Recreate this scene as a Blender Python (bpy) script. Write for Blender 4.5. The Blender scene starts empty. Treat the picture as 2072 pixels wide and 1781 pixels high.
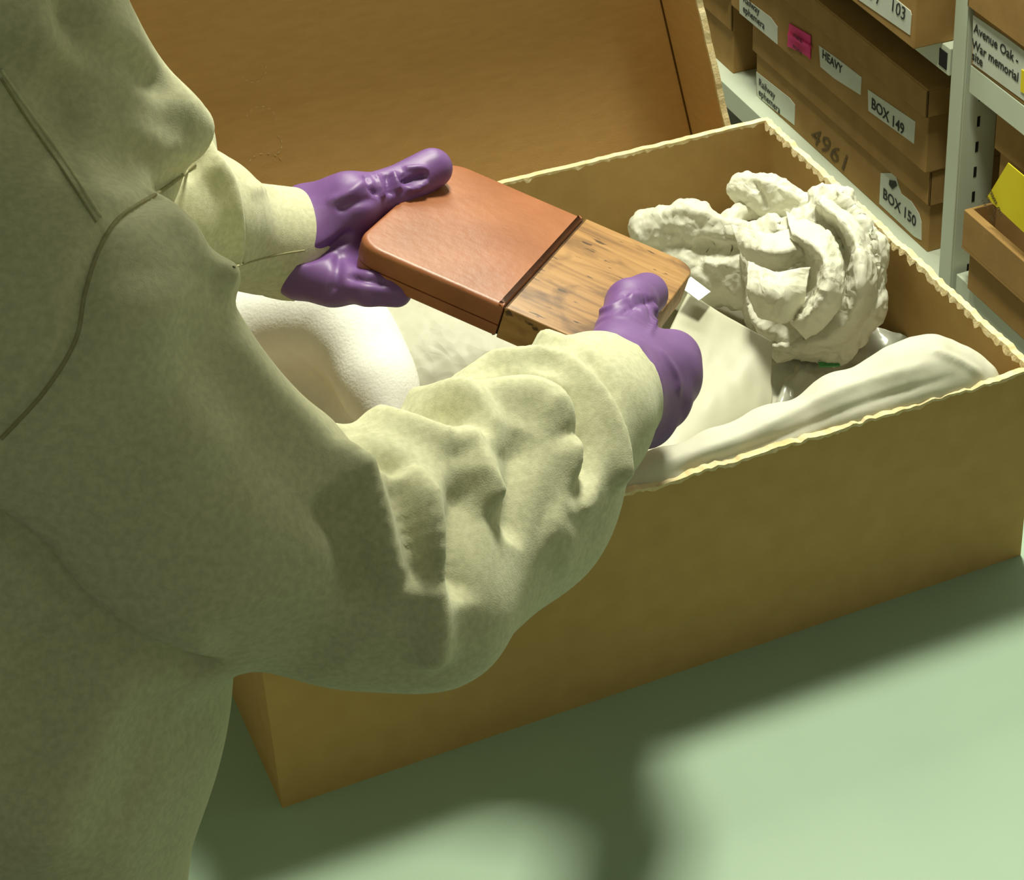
import bpy, bmesh, math, random
import numpy as np
from mathutils import Vector, Matrix, Euler
from mathutils.bvhtree import BVHTree

random.seed(7); rng = np.random.RandomState(7)
sc = bpy.context.scene
COL = sc.collection

# ------------------------------------------------------------------ camera
CL = Vector((-0.17747, -0.91959, 0.93604)); CE = Euler((1.008003, -0.0086535, -0.474663), 'XYZ')
FPX = 4461.77; CX = 1036 + 494.62; CY = 890.5 - 354.16
cd = bpy.data.cameras.new('camera'); cam = bpy.data.objects.new('camera', cd); COL.objects.link(cam)
cam.location = CL; cam.rotation_euler = CE
cd.sensor_fit = 'HORIZONTAL'; cd.sensor_width = 36; cd.lens = FPX / 2072 * 36
cd.shift_x = -494.62 / 2072; cd.shift_y = -354.16 / 2072; cd.clip_start = 0.05
sc.camera = cam
# ------------------------------------------------------------------ light and exposure
sc.view_settings.view_transform = 'Standard'; sc.view_settings.look = 'None'
sc.view_settings.gamma = 1; sc.view_settings.exposure = 0.0; sc.view_settings.use_curve_mapping = False
w = bpy.data.worlds.new('world'); sc.world = w; w.use_nodes = True
w.node_tree.nodes['Background'].inputs[0].default_value = (0.90, 1.0, 0.62, 1)
w.node_tree.nodes['Background'].inputs[1].default_value = 0.125
def area(name, loc, target, sx, sy, power, color):
    l = bpy.data.lights.new(name, 'AREA'); l.shape = 'RECTANGLE'; l.size = sx; l.size_y = sy
    l.energy = power; l.color = color
    o = bpy.data.objects.new(name, l); COL.objects.link(o); o.location = loc
    o.rotation_euler = (Vector(target) - Vector(loc)).to_track_quat('-Z', 'Y').to_euler()
    return o
area('ceiling_lamp', (0.61, 0.60, 1.70), (0.25, 0.0, 0.1), 0.28, 0.28, 43, (1.0, 1.0, 0.80))
area('shelf_fill', (0.84, 1.7, 1.65), (1.1, 1.3, -0.4), 0.25, 0.9, 34, (1.0, 1.0, 0.80))  # unseen lamp, added to brighten the shelf fronts
area('rear_fill', (-0.3, -1.9, 1.75), (0.6, 0.6, -0.1), 1.2, 0.3, 2.2, (1.0, 1.0, 0.74))  # weak fill light added behind the camera, not a visible fixture

_M = CE.to_matrix()
def at(x, y, d):                       # the point at distance d (along the view axis) seen at a pixel
    return CL + _M @ Vector(((x - CX) / FPX, -(y - CY) / FPX, -1)) * d
def pl(x, y, axis, v):                 # the point seen at a pixel on the plane axis = v
    r = _M @ Vector(((x - CX) / FPX, -(y - CY) / FPX, -1))
    return CL + r * ((v - CL[axis]) / r[axis])
def onz(x, y, z): return pl(x, y, 2, z)

# ------------------------------------------------------------------ materials
def nt(name):
    m = bpy.data.materials.new(name); m.use_nodes = True
    t = m.node_tree; return m, t, t.nodes['Principled BSDF']
def node(t, k, **kw):
    n = t.nodes.new(k)
    for a, b in kw.items(): setattr(n, a, b)
    return n
def ramp(t, f, stops):
    r = node(t, 'ShaderNodeValToRGB')
    e = r.color_ramp.elements
    e[0].position, e[0].color = stops[0][0], (*stops[0][1], 1)
    e[1].position, e[1].color = stops[1][0], (*stops[1][1], 1)
    for p, c in stops[2:]:
        x = e.new(p); x.color = (*c, 1)
    t.links.new(f, r.inputs[0]); return r.outputs[0]
def noise_mat(name, c1, c2, scale=20, rough=0.8, bump=0.0, bscale=200, stretch=(1, 1, 1), detail=4, spec=0.3,
              sheen=0.0, transl=0.0, bdist=0.001, lo=0.35, hi=0.65, alpha=None, sss=0.0):
    m, t, b = nt(name)
    tc = node(t, 'ShaderNodeTexCoord'); mp = node(t, 'ShaderNodeMapping')
    mp.inputs['Scale'].default_value = stretch
    t.links.new(tc.outputs['Object'], mp.inputs[0])
    n = node(t, 'ShaderNodeTexNoise'); n.inputs['Scale'].default_value = scale; n.inputs['Detail'].default_value = detail
    t.links.new(mp.outputs[0], n.inputs['Vector'])
    t.links.new(ramp(t, n.outputs[0], [(lo, c1), (hi, c2)]), b.inputs['Base Color'])
    b.inputs['Roughness'].default_value = rough
    b.inputs['Specular IOR Level'].default_value = spec
    if sheen: b.inputs['Sheen Weight'].default_value = sheen; b.inputs['Sheen Roughness'].default_value = .6
    if bump:
        n2 = node(t, 'ShaderNodeTexNoise'); n2.inputs['Scale'].default_value = bscale; n2.inputs['Detail'].default_value = 3
        t.links.new(mp.outputs[0], n2.inputs['Vector'])
        bp = node(t, 'ShaderNodeBump'); bp.inputs['Strength'].default_value = bump; bp.inputs['Distance'].default_value = bdist
        t.links.new(n2.outputs[0], bp.inputs['Height']); t.links.new(bp.outputs[0], b.inputs['Normal'])
    if transl or alpha is not None:
        out = t.nodes['Material Output']; sh = b.outputs[0]
        if transl:
            tr = node(t, 'ShaderNodeBsdfTranslucent'); tr.inputs[0].default_value = (*c2, 1)
            mx = node(t, 'ShaderNodeMixShader'); mx.inputs[0].default_value = transl
            t.links.new(sh, mx.inputs[1]); t.links.new(tr.outputs[0], mx.inputs[2]); sh = mx.outputs[0]
        if alpha is not None:
            tp = node(t, 'ShaderNodeBsdfTransparent'); mx = node(t, 'ShaderNodeMixShader'); mx.inputs[0].default_value = alpha
            t.links.new(tp.outputs[0], mx.inputs[1]); t.links.new(sh, mx.inputs[2]); sh = mx.outputs[0]
        t.links.new(sh, out.inputs[0])
    return m
M = {}
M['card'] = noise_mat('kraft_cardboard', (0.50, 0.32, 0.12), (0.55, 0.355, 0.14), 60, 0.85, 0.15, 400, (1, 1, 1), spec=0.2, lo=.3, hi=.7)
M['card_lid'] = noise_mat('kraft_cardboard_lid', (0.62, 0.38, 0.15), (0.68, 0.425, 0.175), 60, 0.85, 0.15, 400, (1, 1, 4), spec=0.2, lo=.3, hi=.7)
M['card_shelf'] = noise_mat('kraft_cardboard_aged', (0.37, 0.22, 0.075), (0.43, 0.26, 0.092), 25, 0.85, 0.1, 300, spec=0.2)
M['card_edge'] = noise_mat('cut_cardboard_edge', (0.70, 0.55, 0.29), (0.80, 0.68, 0.42), 150, 0.95, 0.4, 500, spec=0.1)
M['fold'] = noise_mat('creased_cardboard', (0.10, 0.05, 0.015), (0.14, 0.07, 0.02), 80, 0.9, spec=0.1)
M['fabric'] = noise_mat('sweatshirt_fleece', (0.50, 0.495, 0.325), (0.60, 0.59, 0.395), 330, 0.95, 0.35, 1400, spec=0.1, sheen=0.15, bdist=0.0004)
M['seam'] = noise_mat('sweatshirt_seam', (0.30, 0.28, 0.16), (0.36, 0.34, 0.20), 300, 0.95, spec=0.1)
M['stitch'] = noise_mat('sweatshirt_stitching', (0.56, 0.55, 0.36), (0.66, 0.65, 0.43), 300, 0.95, spec=0.1)
M['glove'] = noise_mat('purple_nitrile', (0.145, 0.062, 0.225), (0.17, 0.076, 0.26), 40, 0.48, 0.25, 90, spec=0.45, bdist=0.001)
M['skin'] = noise_mat('skin', (0.55, 0.33, 0.24), (0.60, 0.37, 0.27), 20, 0.55)
M['hair'] = noise_mat('hair', (0.07, 0.04, 0.02), (0.10, 0.06, 0.03), 60, 0.6)
M['denim'] = noise_mat('dark_trouser_cloth', (0.03, 0.035, 0.05), (0.04, 0.05, 0.07), 100, 0.9)
M['shoe'] = noise_mat('black_shoe', (0.02, 0.02, 0.02), (0.03, 0.03, 0.03), 50, 0.6)
M['table'] = noise_mat('pale_laminate', (0.295, 0.405, 0.30), (0.31, 0.425, 0.315), 8, 0.55, 0.05, 300, spec=0.3)
M['steel'] = noise_mat('painted_steel', (0.66, 0.73, 0.58), (0.70, 0.77, 0.62), 12, 0.45, spec=0.4)
M['steel_dark'] = noise_mat('shaded_slot', (0.015, 0.015, 0.015), (0.02, 0.02, 0.02), 12, 0.7)
M['tissue'] = noise_mat('white_tissue', (0.77, 0.76, 0.63), (0.83, 0.82, 0.69), 30, 0.6, 0.3, 120, spec=0.25, transl=0.25)
M['tissue2'] = noise_mat('thin_tissue', (0.54, 0.53, 0.42), (0.62, 0.61, 0.49), 18, 0.5, 0.35, 70, spec=0.3, transl=0.25)
def papery(m, scale, dist, strength=.6):
    t = m.node_tree; b = t.nodes['Principled BSDF']; tc = node(t, 'ShaderNodeTexCoord')
    nz = node(t, 'ShaderNodeTexNoise'); nz.inputs['Scale'].default_value = scale * .35; nz.inputs['Detail'].default_value = 2
    t.links.new(tc.outputs['Object'], nz.inputs['Vector'])
    mx = node(t, 'ShaderNodeMixRGB'); mx.inputs[0].default_value = .04; t.links.new(tc.outputs['Object'], mx.inputs[1]); t.links.new(nz.outputs['Color'], mx.inputs[2])
    v = node(t, 'ShaderNodeTexVoronoi'); v.feature = 'DISTANCE_TO_EDGE'; v.inputs['Scale'].default_value = scale; t.links.new(mx.outputs[0], v.inputs['Vector'])
    v2 = node(t, 'ShaderNodeTexVoronoi'); v2.inputs['Scale'].default_value = scale * 2.3; t.links.new(mx.outputs[0], v2.inputs['Vector'])
    ad = node(t, 'ShaderNodeMath', operation='ADD'); t.links.new(v.outputs['Distance'], ad.inputs[0])
    mu = node(t, 'ShaderNodeMath', operation='MULTIPLY'); mu.inputs[1].default_value = .5; t.links.new(v2.outputs['Distance'], mu.inputs[0]); t.links.new(mu.outputs[0], ad.inputs[1])
    bp = node(t, 'ShaderNodeBump'); bp.inputs['Strength'].default_value = strength; bp.inputs['Distance'].default_value = dist
    t.links.new(ad.outputs[0], bp.inputs['Height']); t.links.new(bp.outputs[0], b.inputs['Normal'])
papery(M['tissue'], 60, .0045, .5); papery(M['tissue2'], 45, .003, .4)
M['tissue_soft'] = noise_mat('smooth_tissue', (0.70, 0.69, 0.57), (0.76, 0.75, 0.63), 30, 0.6, 0.3, 90, (1, 1, 1), spec=0.25, transl=0.25)
M['glassine'] = noise_mat('glassine_paper', (0.53, 0.52, 0.39), (0.60, 0.59, 0.45), 12, 0.45, 0.2, 60, spec=0.35, transl=0.2)
M['cloth'] = noise_mat('white_padding', (0.78, 0.77, 0.71), (0.82, 0.81, 0.75), 120, 0.9, 0.3, 500, spec=0.1)
M['bag'] = noise_mat('clear_plastic_bag', (0.62, 0.63, 0.53), (0.74, 0.74, 0.64), 25, 0.25, 0.4, 60, spec=0.6, alpha=0.72)
M['paper'] = noise_mat('label_paper', (0.66, 0.70, 0.60), (0.72, 0.76, 0.66), 20, 0.7)
M['white_card'] = noise_mat('white_card', (0.85, 0.87, 0.84), (0.88, 0.90, 0.87), 20, 0.7)
M['ink'] = noise_mat('black_ink', (0.03, 0.035, 0.03), (0.05, 0.05, 0.045), 200, 0.7)
M['faded_ink'] = noise_mat('faded_marker', (0.12, 0.08, 0.03), (0.16, 0.10, 0.04), 200, 0.8)
M['pink'] = noise_mat('pink_note', (0.80, 0.06, 0.24), (0.88, 0.08, 0.30), 20, 0.7)
M['yellow'] = noise_mat('yellow_note', (0.80, 0.66, 0.02), (0.88, 0.74, 0.03), 20, 0.7)
M['green'] = noise_mat('green_print', (0.05, 0.25, 0.08), (0.07, 0.3, 0.1), 20, 0.5)
M['floor'] = noise_mat('grey_vinyl_floor', (0.20, 0.20, 0.17), (0.25, 0.25, 0.21), 30, 0.5)
M['wall'] = noise_mat('painted_wall', (0.60, 0.60, 0.50), (0.64, 0.64, 0.54), 5, 0.9)
M['gap'] = noise_mat('dark_gap', (0.03, 0.012, 0.006), (0.04, 0.018, 0.008), 50, 0.8)

def leather_mat():
    m, t, b = nt('red_brown_leather')
    tc = node(t, 'ShaderNodeTexCoord')
    n = node(t, 'ShaderNodeTexNoise'); n.inputs['Scale'].default_value = 22; n.inputs['Detail'].default_value = 8
    t.links.new(tc.outputs['Object'], n.inputs['Vector'])
    t.links.new(ramp(t, n.outputs[0], [(0.3, (0.24, 0.076, 0.026)), (0.7, (0.35, 0.124, 0.050))]), b.inputs['Base Color'])
    b.inputs['Roughness'].default_value = 0.42; b.inputs['Specular IOR Level'].default_value = 0.45
    n2 = node(t, 'ShaderNodeTexNoise'); n2.inputs['Scale'].default_value = 170; n2.inputs['Detail'].default_value = 5
    t.links.new(tc.outputs['Object'], n2.inputs['Vector'])
    bp = node(t, 'ShaderNodeBump'); bp.inputs['Strength'].default_value = .35; bp.inputs['Distance'].default_value = .0008
    t.links.new(n2.outputs[0], bp.inputs['Height']); t.links.new(bp.outputs[0], b.inputs['Normal'])
    return m
M['leather'] = leather_mat()
def wood_mat():
    m, t, b = nt('worn_oak')
    tc = node(t, 'ShaderNodeTexCoord'); mp = node(t, 'ShaderNodeMapping'); mp.inputs['Scale'].default_value = (9, 90, 60)
    t.links.new(tc.outputs['Object'], mp.inputs[0])
    n = node(t, 'ShaderNodeTexNoise'); n.inputs['Scale'].default_value = 2.2; n.inputs['Detail'].default_value = 6; n.inputs['Distortion'].default_value = .6
    t.links.new(mp.outputs[0], n.inputs['Vector'])
    g = ramp(t, n.outputs[0], [(0.30, (0.19, 0.088, 0.028)), (0.70, (0.40, 0.215, 0.075)), (0.52, (0.34, 0.172, 0.055))])
    # stains with a shape of their own
    n3 = node(t, 'ShaderNodeTexNoise'); n3.inputs['Scale'].default_value = 26; n3.inputs['Detail'].default_value = 5; n3.inputs['Distortion'].default_value = 1.2
    t.links.new(tc.outputs['Object'], n3.inputs['Vector'])
    s = ramp(t, n3.outputs[0], [(0.50, (0, 0, 0)), (0.66, (1, 1, 1))])
    mx = node(t, 'ShaderNodeMixRGB'); mx.blend_type = 'MULTIPLY'
    t.links.new(s, mx.inputs[0]); t.links.new(g, mx.inputs[1]); mx.inputs[2].default_value = (0.45, 0.40, 0.35, 1)
    n4 = node(t, 'ShaderNodeTexNoise'); n4.inputs['Scale'].default_value = 5; n4.inputs['Detail'].default_value = 3
    mp2 = node(t, 'ShaderNodeMapping'); mp2.inputs['Scale'].default_value = (12, 45, 20)
    t.links.new(tc.outputs['Object'], mp2.inputs[0]); t.links.new(mp2.outputs[0], n4.inputs['Vector'])
    s2 = ramp(t, n4.outputs[0], [(0.645, (0, 0, 0)), (0.68, (1, 1, 1))])
    mx2 = node(t, 'ShaderNodeMixRGB'); mx2.blend_type = 'MULTIPLY'
    t.links.new(s2, mx2.inputs[0]); t.links.new(mx.outputs[0], mx2.inputs[1]); mx2.inputs[2].default_value = (0.22, 0.18, 0.15, 1)
    t.links.new(mx2.outputs[0], b.inputs['Base Color'])
    b.inputs['Roughness'].default_value = 0.5
    bp = node(t, 'ShaderNodeBump'); bp.inputs['Strength'].default_value = .3; bp.inputs['Distance'].default_value = .0008
    t.links.new(n.outputs[0], bp.inputs['Height']); t.links.new(bp.outputs[0], b.inputs['Normal'])
    return m
M['wood'] = wood_mat()

# ------------------------------------------------------------------ helpers
def tag(o, label=None, cat=None, group=None, kind=None):
    if label: o['label'] = label
    if cat: o['category'] = cat
    if group: o['group'] = group
    if kind: o['kind'] = kind
    return o
def empty(name, loc, label, cat, group=None, rot=(0, 0, 0)):
    o = bpy.data.objects.new(name, None); COL.objects.link(o); o.location = loc; o.rotation_euler = rot
    o.empty_display_size = 0.02
    return tag(o, label, cat, group)
bpy.context.view_layer.update()
def link(name, me, mat, parent=None, world=True):
    o = bpy.data.objects.new(name, me); COL.objects.link(o)
    if mat is not None:
        for m in (mat if isinstance(mat, list) else [mat]): me.materials.append(m)
    if parent is not None:
        o.parent = parent
        if world:                       # geometry is in world coordinates: undo the parent's transform
            mw = parent.matrix_basis.copy(); p = parent.parent
            while p is not None:
                mw = p.matrix_basis @ p_inv(parent) @ mw if False else p.matrix_basis @ mw
                p = p.parent
            me.transform(mw.inverted())
    return o
def mesh(verts, faces):
    me = bpy.data.meshes.new('m'); me.from_pydata([tuple(v) for v in verts], [], faces); me.update(); return me
def smooth(o, on=True):
    for p in o.data.polygons: p.use_smooth = on
    return o
class MB:
    def __init__(s): s.v = []; s.f = []
    def box(s, a, b):
        n = len(s.v); x0, y0, z0 = a; x1, y1, z1 = b
        s.v += [(x0, y0, z0), (x1, y0, z0), (x1, y1, z0), (x0, y1, z0), (x0, y0, z1), (x1, y0, z1), (x1, y1, z1), (x0, y1, z1)]
        s.f += [[n + i for i in q] for q in ((3, 2, 1, 0), (4, 5, 6, 7), (0, 1, 5, 4), (1, 2, 6, 5), (2, 3, 7, 6), (3, 0, 4, 7))]
        return s
    def obox(s, c, ax, ay, az):         # oriented box: centre and three half-axes
        n = len(s.v); c, ax, ay, az = map(Vector, (c, ax, ay, az))
        for k in (-1, 1):
            for i, j in ((-1, -1), (1, -1), (1, 1), (-1, 1)): s.v.append(tuple(c + ax * i + ay * j + az * k))
        s.f += [[n + i for i in q] for q in ((3, 2, 1, 0), (4, 5, 6, 7), (0, 1, 5, 4), (1, 2, 6, 5), (2, 3, 7, 6), (3, 0, 4, 7))]
        return s
    def prism(s, pts, off):             # polygon extruded by a vector
        n = len(s.v); k = len(pts); off = Vector(off)
        s.v += [tuple(p) for p in pts] + [tuple(Vector(p) + off) for p in pts]
        s.f += [[n + i for i in range(k)][::-1], [n + k + i for i in range(k)]]
        s.f += [[n + i, n + (i + 1) % k, n + k + (i + 1) % k, n + k + i] for i in range(k)]
        return s
    def build(s, name, mat, parent=None, bevel=0, world=True, segs=2):
        me = mesh(s.v, s.f)
        bm = bmesh.new(); bm.from_mesh(me); bmesh.ops.recalc_face_normals(bm, faces=bm.faces)
        if bevel: bmesh.ops.bevel(bm, geom=list(bm.edges), offset=bevel, segments=segs, affect='EDGES', profile=.5)
        bm.to_mesh(me); bm.free()
        return link(name, me, mat, parent, world)

# ---- signed distance modelling (numpy + surface nets)
def V3(p): return np.array(p, dtype=np.float32)
def s_cone(P, a, b, ra, rb):
    a, b = V3(a), V3(b); ba = b - a
    pa = P - a; t = np.clip((pa @ ba) / max(float(ba @ ba), 1e-9), 0, 1)
    return np.sqrt(((pa - t[..., None] * ba) ** 2).sum(-1)) - (ra + (rb - ra) * t)
def s_ell(P, c, r, rot=None):
    q = P - V3(c)
    if rot is not None: q = q @ np.array(rot, dtype=np.float32)
    r = V3(r); k0 = np.sqrt(((q / r) ** 2).sum(-1)); k1 = np.sqrt(((q / (r * r)) ** 2).sum(-1))
    return k0 * (k0 - 1) / np.maximum(k1, 1e-6)
def smin(a, b, k):
    h = np.maximum(k - np.abs(a - b), 0) / k
    return np.minimum(a, b) - h * h * k * .25
def smax(a, b, k): return -smin(-a, -b, k)
def grid(lo, hi, h):
    ax = [np.arange(lo[i], hi[i] + h, h, dtype=np.float32) for i in range(3)]
    return np.stack(np.meshgrid(*ax, indexing='ij'), -1)
def nets(F, lo, h):
    S = F < 0; nx, ny, nz = F.shape
    acc = np.zeros((nx - 1, ny - 1, nz - 1, 3), np.float32); cnt = np.zeros((nx - 1, ny - 1, nz - 1), np.float32)
    cs = [(i, j, k) for i in (0, 1) for j in (0, 1) for k in (0, 1)]
    def sl(A, c): return A[c[0]:nx - 1 + c[0], c[1]:ny - 1 + c[1], c[2]:nz - 1 + c[2]]
    for c in cs:
        for ax in range(3):
            if c[ax]: continue
            d = list(c); d[ax] = 1
            f0, f1 = sl(F, c), sl(F, d); m = (f0 < 0) != (f1 < 0)
            t = np.where(m, f0 / np.where(m, f0 - f1, 1), 0)
            for q in range(3):
                acc[..., q] += np.where(m, c[q] + (t if q == ax else 0), 0)
            cnt += m
    act = cnt > 0; idx = -np.ones(act.shape, np.int64); idx[act] = np.arange(act.sum())
    co = np.argwhere(act).astype(np.float32) + acc[act] / cnt[act][:, None]
    V = co * h + np.array(lo, np.float32)
    faces = []
    for ax in range(3):
        o = [1, 1, 1]; o[ax] = 0
        sa = [slice(o[q], (F.shape[q] - 1)) for q in range(3)]
        A = S[tuple(sa)]; sb = list(sa); sb[ax] = slice(1, F.shape[ax]); B = S[tuple(sb)]
        m = A != B; p = np.argwhere(m) + np.array(o); fl = A[m]
        u, v = [(1, 2), (2, 0), (0, 1)][ax]
        eu = np.zeros(3, int); eu[u] = 1; ev = np.zeros(3, int); ev[v] = 1
        q = [p - eu - ev, p - ev, p, p - eu]
        Q = np.stack([idx[a[:, 0], a[:, 1], a[:, 2]] for a in q], 1)
        Q[~fl] = Q[~fl][:, ::-1]
        faces.append(Q[(Q >= 0).all(1)])
    return V, np.concatenate(faces)
def np_mesh(V, Q):
    me = bpy.data.meshes.new('m')
    me.vertices.add(len(V)); me.vertices.foreach_set('co', V.astype(np.float32).ravel())
    k = Q.shape[1]
    me.loops.add(len(Q) * k); me.loops.foreach_set('vertex_index', Q.astype(np.int32).ravel())
    me.polygons.add(len(Q)); me.polygons.foreach_set('loop_start', np.arange(0, len(Q) * k, k, dtype=np.int32))
    me.update(calc_edges=True)
    me.polygons.foreach_set('use_smooth', np.ones(len(Q), bool)); return me
def vnormals(V, Q):
    n = np.cross(V[Q[:, 2]] - V[Q[:, 0]], V[Q[:, 3]] - V[Q[:, 1]])
    N = np.zeros_like(V)
    for i in range(4): np.add.at(N, Q[:, i], n)
    return N / np.maximum(np.linalg.norm(N, axis=1, keepdims=True), 1e-12)
def relax(V, Q, it, lam=.5):
    E = np.concatenate([Q[:, [0, 1]], Q[:, [1, 2]], Q[:, [2, 3]], Q[:, [3, 0]]])
    for _ in range(it):
        s = np.zeros_like(V); c = np.zeros(len(V), np.float32)
        np.add.at(s, E[:, 0], V[E[:, 1]]); np.add.at(s, E[:, 1], V[E[:, 0]])
        np.add.at(c, E[:, 0], 1); np.add.at(c, E[:, 1], 1)
        V = V + lam * (s / np.maximum(c, 1)[:, None] - V)
    return V
def tree(V, Q): return BVHTree.FromPolygons([Vector(v) for v in V.tolist()], Q.tolist())
def hit(bvh, x, y):
    d = (at(x, y, 1) - CL).normalized(); h = bvh.ray_cast(CL, d)
    return h[0]
def curve_pts(bvh, px, step=0.003):
    """a fold line drawn over a surface: pixel polyline (smoothed) dropped on the surface"""
    P = np.array(px, float); out = []
    n = len(P)
    for i in range(n - 1):
        p0, p1, p2, p3 = P[max(i - 1, 0)], P[i], P[i + 1], P[min(i + 2, n - 1)]
        k = max(3, int(np.linalg.norm(p2 - p1) / 4))
        for t in np.linspace(0, 1, k, endpoint=False):
            q = .5 * ((2 * p1) + (-p0 + p2) * t + (2 * p0 - 5 * p1 + 4 * p2 - p3) * t * t + (-p0 + 3 * p1 - 3 * p2 + p3) * t ** 3)
            out.append(q)
    out.append(P[-1])
    W = []
    for i, q in enumerate(out):
        h = hit(bvh, q[0], q[1])
        if h is not None: W.append((h.x, h.y, h.z, i / max(1, len(out) - 1)))
    return np.array(W, np.float32)
def sculpt(V, Q, folds, bvh=None):
    """folds: (pixel polyline, width m, height m[, taper]) -> displacement along the normals"""
    bvh = bvh or tree(V, Q); N = vnormals(V, Q); D = np.zeros(len(V), np.float32)
    for f in folds:
        W = curve_pts(bvh, f[0])
        if len(W) < 2: continue
        w_, a_ = f[1], f[2]; tp = f[3] if len(f) > 3 else 'both'
        lo = W[:, :3].min(0) - 3 * w_; hi = W[:, :3].max(0) + 3 * w_
        sel = np.where(((V > lo) & (V < hi)).all(1))[0]
        if not len(sel): continue
        best = np.full(len(sel), 1e9, np.float32); bt = np.zeros(len(sel), np.float32)
        for r in W:
            d = ((V[sel] - r[:3]) ** 2).sum(1); m = d < best; best[m] = d[m]; bt[m] = r[3]
        e = np.minimum(bt, 1 - bt) if tp == 'both' else (1 - bt if tp == 'end' else (bt if tp == 'start' else np.ones_like(bt)))
        amp = np.clip(e / .2, 0, 1) if tp != 'none' else 1
        D[sel] += a_ * amp * np.exp(-best / (w_ * w_))
    return V + N * D[:, None]
_dirs = rng.normal(size=(24, 3)); _dirs /= np.linalg.norm(_dirs, axis=1, keepdims=True); _ph = rng.rand(24) * 10
def tri(x): return np.abs((x % 1) - .5) * 2
def crumple(P, size, n=10, seed=0):
    """sharp faceted creases, as crushed paper has"""
    s = np.zeros(P.shape[:-1], np.float32); tot = 0
    wv = np.sin(P @ _dirs[3] * 2 / size + seed) + np.sin(P @ _dirs[5] * 3.1 / size)
    for i in range(n):
        k = (i * 5 + seed) % 24; f = (1 + .33 * i) / (size * 2); a = 1 / (1 + .4 * i)
        s += a * (tri(P @ _dirs[k] * f + _ph[k] + .22 * wv * (1 if i % 2 else -1)) - .5); tot += a
    return s / tot * 2
def lump(name, parts, k, h, mat, parent=None, pad=.03, relax_n=1, crump=None, folds=None, cut=None, holl=None, tagv=None):
    pts = np.array([list(p[0]) for p in parts] + [list(p[1]) for p in parts if p[4] == 'c'], np.float32)
    rm = max(max(np.max(p[2]), np.max(p[3]) if p[4] == 'c' else 0) for p in parts)
    lo = pts.min(0) - rm - pad; hi = pts.max(0) + rm + pad
    P = grid(lo, hi, h); F = None
    for p in parts:
        d = s_cone(P, p[0], p[1], p[2], p[3]) if p[4] == 'c' else s_ell(P, p[0], p[2], p[3])
        F = d if F is None else smin(F, d, p[5] if len(p) > 5 else k)
    if cut:
        for c in cut: F = smax(F, c(P), .003)
    V, Q = nets(F, lo, h); V = relax(V, Q, relax_n)
    if crump:
        N = vnormals(V, Q)
        for (size, amp, sd) in crump: V = V + N * (amp * crumple(V, size, 9, sd))[:, None]
    if folds: V = sculpt(V, Q, folds)
    o = link(name, np_mesh(V, Q), mat, parent)
    return o
def c_(a, b, ra, rb=None, *k): return (tuple(a), tuple(b), ra, ra if rb is None else rb, 'c', *k)
def e_(c, r, rot=None, *k): return (tuple(c), tuple(c), r, rot, 'e', *k)

def text(name, body, size, loc, mat, parent, X=(0, -1, 0), Y=(0, 0, 1), shear=0.0, wscale=1.0, line=1.0, bold=0.0, jitter=0):
    cu = bpy.data.curves.new(name, 'FONT'); cu.body = body; cu.size = size; cu.shear = shear
    cu.space_line = line; cu.offset = bold; cu.extrude = 0.00015; cu.resolution_u = 3
    o = bpy.data.objects.new('tmp', cu); COL.objects.link(o); bpy.context.view_layer.update()
    me = bpy.data.meshes.new_from_object(o.evaluated_get(bpy.context.evaluated_depsgraph_get()))
    bpy.data.objects.remove(o)
    X, Y = Vector(X).normalized(), Vector(Y).normalized(); Z = X.cross(Y)
    m = Matrix(((X.x * wscale, Y.x, Z.x, loc[0]), (X.y * wscale, Y.y, Z.y, loc[1]), (X.z * wscale, Y.z, Z.z, loc[2]), (0, 0, 0, 1)))
    me.transform(m)
    if jitter:
        for v in me.vertices:
            v.co += Vector((0, math.sin(v.co.z * 900 + v.co.y * 300), math.sin(v.co.y * 500))) * jitter
    me.materials.clear()
    return link(name, me, mat, parent)

# ================================================================== SETTING
MB().box((-3.2, -3.2, -0.80), (1.9, 3.2, -0.75)).build('floor', M['floor'])['kind'] = 'structure'
MB().box((-3.2, 3.0, -0.75), (1.9, 3.1, 1.9)).build('wall_back', M['wall'])['kind'] = 'structure'
MB().box((1.72, -3.2, -0.75), (1.82, 3.0, 1.9)).build('wall_right', M['wall'])['kind'] = 'structure'

# ---- table
tb = empty('table', (0.3, 0.1, -0.75), 'pale green-white laminate table under the open cardboard box', 'table')
MB().box((-0.085, -0.62, -0.03), (0.565, 0.60, 0.0)).build('tabletop', M['table'], tb, bevel=0.003)
for x in (-0.03, 0.52):
    for y in (-0.56, 0.55):
        MB().box((x - .02, y - .02, -0.75), (x + .02, y + .02, -0.03)).build('leg', M['steel'], tb, bevel=.002)

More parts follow.
